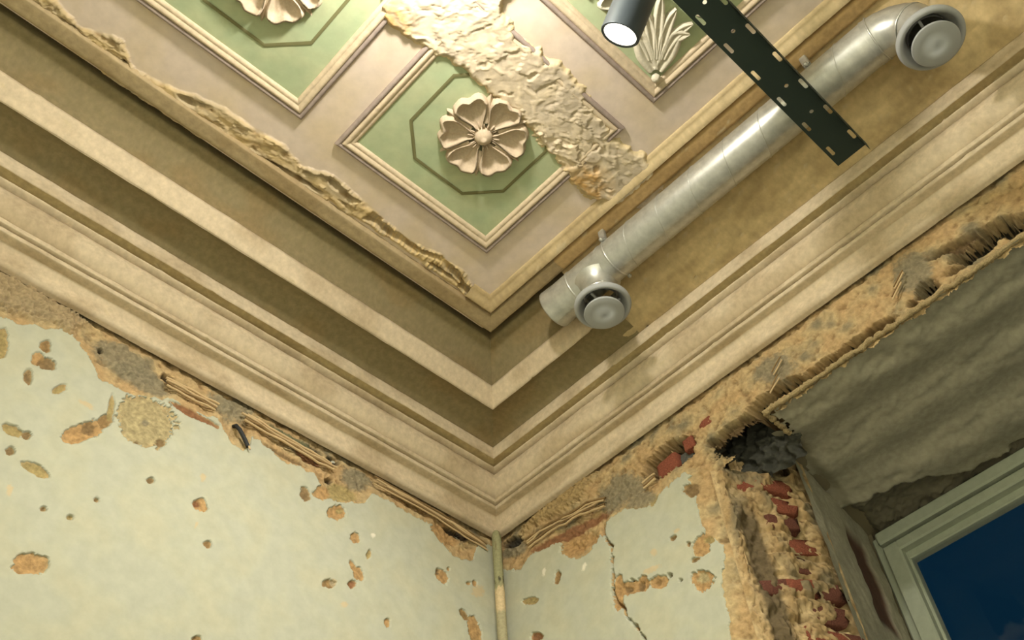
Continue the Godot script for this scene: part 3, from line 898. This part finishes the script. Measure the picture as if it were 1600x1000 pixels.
func build_ceiling():
	M.olive = flat("olive line paint", lin(112, 110, 72), 0.9)
	var c := structure("ceiling", "painted stucco ceiling with framed green coffers, scarred by bare plaster strips", "ceiling")
	obj("slab", slab(Vector3(-0.3, 4.56, -1.1), Vector3(5.3, 4.8, 5.3)), M.shell, c)
	# mauve field
	var P := PackedVector3Array()
	var C := PackedColorArray()
	var mauve := lin(220, 203, 188)
	var warm := lin(218, 199, 172)
	for r in [Rect2(0.6525, 0.455, 2.55, 2.75), Rect2(0.445, 0.455, 0.208, 0.066), Rect2(0.445, 2.359, 0.208, 0.85)]:
		P = PackedVector3Array()
		C = PackedColorArray()
		var n := 101 if r.size.x > 1.0 else 25
		for i in n:
			for j in n:
				var x: float = r.position.x + r.size.x * i / (n - 1.0)
				var z: float = r.position.y + r.size.y * j / (n - 1.0)
				var f := fine.get_noise_2d(x * 4 + 20, z * 4)
				P.append(Vector3(x, CEIL - 0.0004 * f, z))
				C.append(mauve.lerp(warm, clampf(0.35 + f * 1.1, 0, 1)))
		obj("flat_field", surf(P, C, n, n, false), M.paint, c)
	obj("outer_field", slab(Vector3(3.15, 4.5, 0.0), Vector3(5.05, 4.56, 5.05)), M.shell, c)
	obj("outer_field", slab(Vector3(0.0, 4.5, 3.15), Vector3(3.2, 4.56, 5.05)), M.shell, c)
	var k1 := coffer(c, 0.711, 1.472, 0.664)
	octagon_line(k1, 1.043, 1.804, 0.208, 0.106)
	var k2 := coffer(c, 0.712, 0.679, 0.664)
	octagon_line(k2, 1.041, 1.011, 0.206, 0.106)
	coffer(c, 1.496, 0.675, 0.664)
	coffer(c, 1.496, 1.472, 0.664)
	# border moulding along the window wall, and its short return at the corner
	var b := holder("border", c)
	var prof := [Vector2(0.562, 4.5), Vector2(0.56, 4.492), Vector2(0.540, 4.489), Vector2(0.537, 4.482), Vector2(0.515, 4.474), Vector2(0.512, 4.478), Vector2(0.511, 4.494), Vector2(0.496, 4.494)]
	obj("border_moulding", run(prof, lin(214, 192, 150), false, 0.0, 4.98, 0.001, 15.0), M.stucco, b)
	obj("border_moulding", run(prof, lin(206, 182, 138), true, 0.0, 0.62, 0.001, 25.0), M.stucco, b)
	obj("border_fillet", run([Vector2(0.505, 4.496), Vector2(0.498, 4.481), Vector2(0.494, 4.478), Vector2(0.447, 4.478), Vector2(0.443, 4.484), Vector2(0.443, 4.52)], lin(198, 166, 116), false, 0.85, 4.98, 0.001, 33.0), M.stucco, b)
	# trowelled plaster over the lost rib between the coffers
	var nx := 110
	var nz := 330
	P = PackedVector3Array()
	C = PackedColorArray()
	for i in nx + 1:
		var x := 1.02 + i * 0.005
		for j in nz + 1:
			var z := 0.35 + j * 0.005
			var n1 := fine.get_noise_2d(x * 22, z * 22)
			var n2 := broad.get_noise_2d(x * 8, z * 8)
			var wx := x * 10 + 1.4 * n2 + 0.35 * n1
			var wz := z * 8 + 1.4 * broad.get_noise_2d(x * 8 + 30, z * 8)
			var cv := cells.get_noise_2d(wx, wz)
			var cv2 := cells.get_noise_2d(wx * 2.3 + 9, wz * 2.3)
			var sd := minf(x - along(PATCH_L, z, true), along(PATCH_R, z, true) - x) + 0.014 * n1 + 0.012 * n2
			var slope := fposmod(wx * 0.5 * cv + wz * 0.3, 1.0)
			var drop := 0.009 + 0.0034 * cv + 0.0014 * cv2 + 0.0016 * n1 + 0.004 * slope
			drop = lerpf(-0.004, maxf(drop, 0.002) + 0.006, smoothstep(-0.006, 0.022, sd))
			for g in [Vector2(1.268, 0.705), Vector2(1.21, 0.64)]:
				drop -= 0.016 * smoothstep(0.016, 0.006, Vector2((x - g.x) * 0.6 + (z - g.y) * 0.6, (x - g.x) - (z - g.y)).length())
			if sd < -0.02:
				drop = -0.004
			P.append(Vector3(x, CEIL - drop, z))
			var base := lin(226, 208, 178).lerp(lin(214, 198, 174), clampf(0.5 + n2, 0, 1))
			var stain := smoothstep(0.13, 0.02, Vector2(x - 1.13, (z - 0.62) * 0.9).length()) * (0.7 + n1) + smoothstep(0.1, 0.02, Vector2(x - 1.15, z - 1.47).length()) * (0.6 + n1)
			base = base.lerp(lin(206, 160, 92), clampf(stain, 0, 0.85))
			base = base.lerp(lin(224, 202, 152), smoothstep(0.03, 0.0, sd) * 0.7)
			var t := 1.0 + 0.14 * cv2 + 0.1 * n1
			C.append(Color(base.r * t, base.g * t, base.b * t))
	obj("plaster_patch", surf(P, C, nx + 1, nz + 1, false), M.lime, c)
	# torn strip along the left border: reed and plaster showing; this piece carries on the mauve field on either side of it
	nx = 52
	nz = 460
	P = PackedVector3Array()
	C = PackedColorArray()
	for i in nx + 1:
		var x := 0.445 + i * 0.004
		for j in nz + 1:
			var z := 0.52 + j * 0.004
			var n1 := fine.get_noise_2d(x * 24, z * 11)
			var comb := fine.get_noise_2d(x * 9, z * 110)
			var n2 := broad.get_noise_2d(x * 14, z * 7)
			var a := x - along(STRIP_O, z, true)
			var d := along(STRIP_I, z, true) - x
			var sd := minf(a + 0.008, d) + 0.004 + 0.010 * n1 + 0.007 * n2
			var reed := smoothstep(1.25, 1.0, z)
			var inside := smoothstep(-0.003, 0.006, sd)
			var plate := cells.get_noise_2d(x * 22 + 2.5 * n1, z * 7 + 2 * n2)
			var drop := 0.007 + 0.004 * n1 + lerpf(0.004 * plate, 0.006 * comb, reed)
			var open_ := smoothstep(0.016, 0.005, absf(d - 0.012 - 0.012 * n2 - 0.01 * n1)) * clampf(reed + n2 * 1.5 - 0.2, 0, 1)
			open_ = maxf(open_, smoothstep(0.009, 0.003, absf(a - 0.010 - 0.006 * n1)) * clampf(0.35 + n2 * 2.5 + reed * 0.4, 0, 1))
			drop = lerpf(drop, -0.024, clampf(open_, 0, 1))
			drop = lerpf(0.0, drop, inside)
			P.append(Vector3(x, CEIL - drop, z))
			var cc := lin(206, 182, 138).lerp(lin(190, 172, 140), clampf(0.5 + 1.4 * n2, 0, 1))
			cc = cc.lerp(lin(226, 198, 142), clampf(0.3 + comb * 1.5, 0, 1) * reed)
			cc = cc.lerp(lin(150, 122, 80), clampf(-n1 * 2.0 - 0.3, 0, 0.7))
			C.append(mauve.lerp(warm, clampf(0.35 + fine.get_noise_2d(x * 4 + 20, z * 4) * 1.1, 0, 1)).lerp(cc, smoothstep(-0.008, 0.003, sd)))
	obj("torn_strip", surf(P, C, nx + 1, nz + 1, false), M.paint, c)


# ------------------------------------------------------------------ rosettes
func petal_mesh(len0: float, len1: float, half_angle: float) -> ArrayMesh:
	# one cupped petal with a rolled rim, hanging below y = 0
	var P := PackedVector3Array()
	var nu := 16
	var nv := 16
	for i in nu + 1:
		var t := i / float(nu)
		for j in nv + 1:
			var s := lerpf(-1.0, 1.0, j / float(nv))
			var width := half_angle * (0.55 + 0.45 * sin(clampf(t * 1.15, 0, 1) * PI * 0.62))
			var notch := 1.0 - 0.20 * pow(absf(s), 4.0) - 0.07 * exp(-s * s * 22.0) + 0.015 * sin(s * 9.0)
			var r := lerpf(len0, len1 * notch, t)
			var rim := smoothstep(0.62, 0.9, absf(s)) * (0.4 + 0.6 * t) + smoothstep(0.72, 0.94, t) * 0.9
			var edge := smoothstep(0.94, 1.0, maxf(absf(s), t)) 
			var crease := 0.003 * exp(-s * s * 60.0) + 0.0022 * sin(s * 15.0) * smoothstep(0.2, 0.5, t) * smoothstep(0.9, 0.6, t)
			var drop := 0.012 + 0.020 * minf(rim, 1.0) - 0.010 * sin(t * PI) * (1.0 - s * s) + crease
			drop = lerpf(drop, 0.0, edge * edge)
			var a := s * width
			P.append(Vector3(cos(a) * r, -drop, sin(a) * r))
	return surf(P, PackedColorArray(), nu + 1, nv + 1, true)


func sepal_mesh(r0: float, r1: float, w: float) -> ArrayMesh:
	var P := PackedVector3Array()
	for i in 13:
		var t := i / 12.0
		var ww := w * (1.0 - pow(t, 2.2)) + 0.001
		for j in 9:
			var s := lerpf(-1.0, 1.0, j / 8.0)
			P.append(Vector3(lerpf(r0, r1, t), -(0.016 * (1.0 - s * s) * (1.0 - 0.3 * t) + 0.003 * exp(-s * s * 30.0)), s * ww))
	return surf(P, PackedColorArray(), 13, 9, true)


func blade_mesh(spine: Array, half: float) -> ArrayMesh:
	# a raised leaf blade with a channel down its middle and a rolled tip
	var P := PackedVector3Array()
	var n := spine.size()
	for i in n:
		var w := i / (n - 1.0)
		var d: Vector3 = (spine[mini(i + 1, n - 1)] - spine[maxi(i - 1, 0)]).normalized()
		var side := d.cross(Vector3.UP)
		var ww := half * (0.45 + 0.75 * sin(PI * clampf(0.15 + 0.8 * w, 0, 1))) * sqrt(clampf((1.0 - w) * 7.0, 0.02, 1.0))
		for j in 13:
			var q := lerpf(-1.0, 1.0, j / 12.0)
			var drop := 0.017 * sqrt(maxf(0.0, 1.0 - pow(absf(q), 3.0))) - 0.009 * exp(-q * q * 9.0) + 0.008 * smoothstep(0.7, 1.0, w) * (1.0 - q * q)
			P.append(spine[i] + side * q * ww + Vector3(0, -drop, 0))
	return surf(P, PackedColorArray(), n, 13, true)


func build_rosettes():
	M.rose = plaster_like("rosette stucco", 0.03, 0.86, 1.0, 6.0, 0.12)
	M.rose.vertex_color_use_as_albedo = false
	M.rose.albedo_color = Color8(208, 188, 162)
	M.leaf = M.rose.duplicate()
	M.leaf.albedo_color = Color8(220, 212, 190)
	var first := thing("plaster_rosette", "six-petalled plaster rosette on the green coffer beside the bare plaster strip", "rosette", Vector3(1.052, CEIL - 0.003, 1.005), "coffer rosettes")
	var sep := sepal_mesh(0.05, 0.150, 0.024)
	var pet := petal_mesh(0.03, 0.150, 0.53)
	for k in 6:
		var s := obj("sepal", sep, M.rose, first)
		s.rotation.y = TAU * (k + 0.5) / 6 - 0.05
		var p := obj("petal", pet, M.rose, first)
		p.rotation.y = TAU * k / 6 - 0.05
	for k in 18:
		var st := obj("stamen", lump(Vector3(0.022, 0.012, 0.006), k, 0.8, 0.1), M.rose, first)
		var a := TAU * k / 18
		st.position = Vector3(cos(a) * 0.042, -0.014, sin(a) * 0.042)
		st.rotation.y = -a
	obj("boss", lathe(PackedVector2Array([Vector2(0.034, 0.0), Vector2(0.033, -0.012), Vector2(0.029, -0.016), Vector2(0.027, -0.022), Vector2(0.022, -0.030), Vector2(0.012, -0.036), Vector2(0.0, -0.038)]), 28), M.rose, first)
	var second := first.duplicate()
	second.name = numbered("plaster_rosette")
	add_child(second)
	second.position = Vector3(1.043, CEIL - 0.003, 1.80)
	second.rotation.y = 0.25
	second.set_meta("label", "six-petalled plaster rosette on the green coffer cut off by the top edge of the photo")
	# leaf ornament in the third coffer
	var t := thing("leaf_ornament", "pale plaster leaf ornament with palmettes and ball, beside the glowing spotlight", "ornament", Vector3(1.828, CEIL - 0.003, 1.007))
	obj("medallion", lathe(PackedVector2Array([Vector2(0.1, 0.0), Vector2(0.098, -0.014), Vector2(0.085, -0.02), Vector2(0.07, -0.012), Vector2(0.05, -0.014), Vector2(0.035, -0.026), Vector2(0.0, -0.034)]), 40), M.leaf, t)
	for q in 4:
		var turn := -PI * 0.75 + q * PI / 2
		var ax := Basis(Vector3.UP, -turn)
		for f in [-1.7, -0.8, 0.0, 0.8, 1.7]:
			var spine := []
			for i in 15:
				var w := i / 14.0
				# blades rise from the foot of the leaf and curl outwards at their tips
				var bend: float = f * (0.010 + 0.020 * w + 0.030 * w * w)
				spine.append(ax * Vector3(0.315 - (0.205 - 0.035 * absf(f)) * w + 0.02 * absf(f) * w * w, 0.0, bend))
			obj("blade", blade_mesh(spine, 0.017), M.leaf, t)
		for f in [-1.0, 1.0]:
			# the two fleshy outer leaves swell from the ball and curl outwards
			var swell := Curve3D.new()
			swell.add_point(Vector3(0.352, 0, f * 0.006), Vector3.ZERO, Vector3(-0.005, 0, f * 0.03))
			swell.add_point(Vector3(0.300, 0, f * 0.034), Vector3(0.03, 0, f * 0.006), Vector3(-0.03, 0, f * -0.004))
			swell.add_point(Vector3(0.245, 0, f * 0.052), Vector3(0.02, 0, f * -0.014), Vector3(-0.012, 0, f * 0.01))
			swell.add_point(Vector3(0.236, 0, f * 0.095), Vector3(-0.012, 0, f * -0.02), Vector3.ZERO)
			var bend := []
			for i in 22:
				bend.append(ax * swell.sample_baked(swell.get_baked_length() * i / 21.0))
			obj("lobe", blade_mesh(bend, 0.026), M.leaf, t)
		var ball := obj("ball", lump(Vector3(0.03, 0.03, 0.03), q, 1.0, 0.03), M.leaf, t)
		ball.position = ax * Vector3(0.376, -0.014, 0)
		var side := obj("side_leaf", petal_mesh(0.09, 0.235, 0.3), M.leaf, t)
		side.rotation.y = -turn + PI / 4


# ------------------------------------------------------------------ duct and valves
const DUCT := Vector3(0.0, 4.38, 0.39)


func build_duct():
	var t := thing("spiral_duct", "galvanised spiral ventilation duct hung under the ceiling along the window wall", "duct", Vector3(0.745, DUCT.y, DUCT.z))
	var body := lathe(PackedVector2Array([Vector2(0.071, 0.0), Vector2(0.071, 1.36)]), 64)
	var turn := Basis(Vector3.BACK, -PI / 2)
	var o := obj("duct_pipe", body, M.zinc, t)
	o.basis = turn
	# folded spiral seam
	var path := PackedVector3Array()
	for i in 64 * 8:
		var a := TAU * i / 64.0
		var x := 0.26 + 0.142 * i / 64.0
		if x > 1.35:
			break
		path.append(Vector3(x, sin(a) * 0.0712, cos(a) * 0.0712))
	obj("spiral_seam", tube(path, PackedFloat32Array([0.0018]), 6, Vector3.RIGHT), M.zinc, t)
	o = obj("end_cap", lathe(PackedVector2Array([Vector2(0.0, 0.004), Vector2(0.062, 0.003), Vector2(0.068, -0.001), Vector2(0.0735, 0.0), Vector2(0.0745, 0.004), Vector2(0.0735, 0.008), Vector2(0.072, 0.05)]), 64), M.zinc, t)
	o.basis = turn
	for x in [0.125, 0.30]:
		o = obj("collar", lathe(PackedVector2Array([Vector2(0.071, x - 0.004), Vector2(0.0735, x - 0.002), Vector2(0.0735, x + 0.002), Vector2(0.071, x + 0.004)]), 64), M.zinc, t)
		o.basis = turn
	# branch that carries the first valve, with a flared saddle
	o = obj("branch", lathe(PackedVector2Array([Vector2(0.080, -0.045), Vector2(0.066, -0.060), Vector2(0.057, -0.078), Vector2(0.053, -0.1), Vector2(0.053, -0.108), Vector2(0.058, -0.111), Vector2(0.058, -0.119), Vector2(0.053, -0.122), Vector2(0.053, -0.128)]), 48), M.zinc, t)
	o.position = Vector3(0.208, 0, 0)
	# mitred elbow down to the second valve
	path = PackedVector3Array()
	var rad := PackedFloat32Array()
	for i in 6:
		var a := PI / 2 * i / 5.0
		path.append(Vector3(1.35 + sin(a) * 0.125, -(1 - cos(a)) * 0.115, 0))
		rad.append(lerpf(0.0735, 0.058, i / 5.0))
	path.append(Vector3(1.475, -0.128, 0))
	rad.append(0.056)
	obj("elbow", tube(path, rad, 48, Vector3.BACK), M.zinc, t)
	for i in [0, 3]:
		var a: float = PI / 2 * (i + 0.5) / 5.0
		var ring := obj("elbow_seam", lathe(PackedVector2Array([Vector2(lerpf(0.073, 0.06, i / 4.0), -0.003), Vector2(lerpf(0.0765, 0.063, i / 4.0), 0.0), Vector2(lerpf(0.073, 0.06, i / 4.0), 0.003)]), 48), M.zinc, t)
		ring.position = Vector3(1.35 + sin(a) * 0.125, -(1 - cos(a)) * 0.125, 0)
		ring.basis = Basis(Vector3.BACK, -PI / 2 - a)
	# hangers up to the ceiling
	for x in [0.305, 1.17]:
		obj("hanger", slab(Vector3(x - 0.012, 0.045, 0.048), Vector3(x + 0.012, 0.118, 0.066), 0.003), M.zinc, t)
		obj("screw", lump(Vector3(0.014, 0.014, 0.014), 3, 0.6, 0.0), M.zinc, t, Vector3(x, 0.04, 0.071))
	obj("screw", lump(Vector3(0.014, 0.014, 0.014), 3, 0.6, 0.0), M.zinc, t, Vector3(0.30, -0.045, -0.062))
	var v := air_valve("round grey air valve with an open gap, below the capped end of the duct")
	v.position = Vector3(0.953, 4.205, 0.389)
	var v2 := v.duplicate()
	v2.name = numbered("air_valve")
	add_child(v2)
	v2.position = Vector3(2.22, 4.205, 0.389)
	v2.set_meta("label", "round grey air valve at the duct elbow, half in shadow")


func air_valve(label: String) -> Node3D:
	var t := thing("air_valve", label, "air valve", Vector3.ZERO, "valves on the duct")
	obj("ring", lathe(PackedVector2Array([Vector2(0.060, 0.045), Vector2(0.090, 0.014), Vector2(0.0955, 0.008), Vector2(0.0965, 0.0), Vector2(0.0935, -0.008), Vector2(0.088, -0.011), Vector2(0.082, -0.009), Vector2(0.077, -0.003), Vector2(0.072, 0.01), Vector2(0.060, 0.03), Vector2(0.056, 0.045)]), 64), M.valve, t)
	obj("throat", lathe(PackedVector2Array([Vector2(0.056, 0.02), Vector2(0.055, 0.045), Vector2(0.0525, 0.045), Vector2(0.0525, 0.03)]), 40), M.valve, t)
	obj("disc", lathe(PackedVector2Array([Vector2(0.0, -0.008), Vector2(0.042, -0.012), Vector2(0.060, -0.022), Vector2(0.0665, -0.032), Vector2(0.068, -0.037), Vector2(0.066, -0.041), Vector2(0.045, -0.044), Vector2(0.0, -0.0455)]), 64), M.valve, t)
	obj("spindle", lathe(PackedVector2Array([Vector2(0.007, 0.035), Vector2(0.007, -0.012)]), 16), M.zinc, t)
	for k in 3:
		var sp := obj("spoke", slab(Vector3(0.0, 0.012, -0.004), Vector3(0.062, 0.02, 0.004), 0.001), M.valve, t)
		sp.rotation.y = TAU * k / 3 + 0.6
	return t


# ------------------------------------------------------------------ perforated tray
func holed(st: SurfaceTool, o: Vector3, u: Vector3, v: Vector3, w: float, h: float, hw: float, hh: float, thick: Vector3) -> void:
	# a w x h tile of sheet steel with a slot (2 hw x 2 hh, round ends) through it; hw = 0 leaves it whole
	var outer := []
	var inner := []
	var n := 24
	for i in n:
		var a := TAU * (i + 0.5) / n
		var d := Vector2(cos(a), sin(a))
		var k := minf(w / 2 / maxf(absf(d.x), 1e-6), h / 2 / maxf(absf(d.y), 1e-6))
		outer.append(d * k)
		var r := minf(hw, hh)
		inner.append(d * r + Vector2(signf(d.x) * (hw - r), signf(d.y) * (hh - r)))
	var corners := [Vector2(w, h) / 2, Vector2(-w, h) / 2, Vector2(-w, -h) / 2, Vector2(w, -h) / 2]
	for c in corners:
		var best := 0
		for i in n:
			if outer[i].distance_to(c) < outer[best].distance_to(c):
				best = i
		outer[best] = c
	var nn := u.cross(v)
	if hw <= 0.0:
		var q := []
		for c in corners:
			q.append(o + u * c.x + v * c.y)
		face(st, q, nn)
		face(st, q.map(func(p): return p + thick), -nn)
		return
	for i in n:
		var j := (i + 1) % n
		var q := [o + u * outer[i].x + v * outer[i].y, o + u * outer[j].x + v * outer[j].y, o + u * inner[j].x + v * inner[j].y, o + u * inner[i].x + v * inner[i].y]
		face(st, q, nn)
		face(st, q.map(func(p): return p + thick), -nn)
		var m: Vector2 = -(inner[i] + inner[j]).normalized()
		face(st, [q[3], q[2], q[2] + thick, q[3] + thick], u * m.x + v * m.y)


func build_tray():
	var y := 4.1
	var z0 := 0.349
	var x0 := 1.817
	var t := thing("perforated_tray", "dark perforated steel cable tray crossing above the duct highlight", "cable tray", Vector3(x0, y, z0))
	var st := begin()
	var pitch := 0.118
	var up := Vector3(0, 0.0015, 0)
	var n := 18
	for k in n:
		var zc := pitch * (k + 0.5) - 0.03
		# two rows of slots beside the edges, one row of round holes between
		for s in [0.0145, 0.0885]:
			holed(st, Vector3(s, 0, zc), Vector3.RIGHT, Vector3.BACK, 0.029 if s < 0.05 else 0.023, pitch, 0.0055, 0.0195, up)
		holed(st, Vector3(0.053, 0, zc - 0.0295), Vector3.RIGHT, Vector3.BACK, 0.048, pitch / 2, 0.0, 0.0, up)
		var hole := 0.0 if k in [0, 1, 3, 7, 11] else 0.006
		if k == 1:
			hole = 0.006
		holed(st, Vector3(0.053, 0, zc + 0.0295), Vector3.RIGHT, Vector3.BACK, 0.048, pitch / 2, hole, hole, up)
	holed(st, Vector3(0.05, 0, -0.03 + 0.0005), Vector3.RIGHT, Vector3.BACK, 0.1, 0.002, 0, 0, up)
	obj("base", st.commit(), M.tray, t)
	for s in [0.0, 0.1]:
		st = begin()
		for k in n * 2:
			holed(st, Vector3(s, 0.031 if s == 0.0 else -0.018, pitch / 2 * (k + 0.5) - 0.03), Vector3.UP, Vector3.BACK, 0.062 if s == 0.0 else 0.038, pitch / 2, 0.010, 0.018, Vector3(0.0015 if s == 0.0 else -0.0015, 0, 0))
		obj("flange", st.commit(), M.tray, t)
	for z in [1.35, 1.9]:
		obj("hanger_rod", lathe(PackedVector2Array([Vector2(0.004, 0.0), Vector2(0.004, 0.4)]), 10), M.zinc, t, Vector3(0.05, 0, z))


# ------------------------------------------------------------------ corner pipe and cable
func build_corner_pipe():
	var t := thing("corner_pipe", "thin old vertical pipe in the room corner, its green paint flaking to cream", "pipe", Vector3(0.034, 0, 0.036))
	M.pipe = plaster_like("flaking pipe paint", 0.03, 0.8, 1.0, 5.0, 0.1, 0.7)
	var P := PackedVector3Array()
	var C := PackedColorArray()
	var ys := []
	for i in 150:
		ys.append(3.15 + i * 0.0058)
	var top: float = ys[ys.size() - 1]
	for i in ys.size():
		for j in 25:
			var a := TAU * j / 24.0
			var end := clampf((top - ys[i]) / 0.035, 0, 1)
			var r: float = 0.0175 * sqrt(1.0 - pow(1.0 - end, 2.0)) + 0.0006 * fine.get_noise_3d(cos(a) * 3, ys[i] * 30, sin(a) * 3)
			var n := fine.get_noise_3d(cos(a) * 1.4, ys[i] * 11, sin(a) * 1.4)
			var c := lin(166, 164, 124)
			if ys[i] < 3.74 + 0.02 * n:
				c = lin(182, 174, 138)
			var cream := smoothstep(0.055, 0.045, absf(ys[i] - 3.70 + 0.03 * n))
			c = c.lerp(lin(226, 202, 158), cream)
			c = c.lerp(lin(58, 54, 44), smoothstep(0.012, 0.006, absf(ys[i] - 3.775 - 0.04 * n)) * clampf(0.5 + n * 3, 0, 1))
			c = c.lerp(lin(120, 92, 58), clampf(n * 4 - 1.5, 0, 0.8))
			P.append(Vector3(cos(a) * r, ys[i], sin(a) * r))
			C.append(c)
	obj("pipe_body", surf(P, C, ys.size(), 25, true), M.pipe, t)
	obj("pipe_foot", lathe(PackedVector2Array([Vector2(0.0175, 0.0), Vector2(0.0175, 3.16)]), 24), M.shell, t)


func build_cable():
	var t := thing("cable_stub", "short black cable stub poking out of the torn plaster on the left wall", "cable", Vector3(0.0, 3.83, 1.085))
	obj("sheath", tube(PackedVector3Array([Vector3(-0.03, 0.078, 0.054), Vector3(0.0, 0.066, 0.050), Vector3(0.007, 0.05, 0.038), Vector3(0.008, 0.022, 0.016), Vector3(0.008, 0.0, 0.0)]), PackedFloat32Array([0.007]), 12, Vector3.RIGHT), M.cable, t)
	obj("wire", tube(PackedVector3Array([Vector3(0.012, 0.002, 0.001), Vector3(0.012, -0.01, -0.006)]), PackedFloat32Array([0.003]), 8, Vector3.RIGHT), M.straw, t)
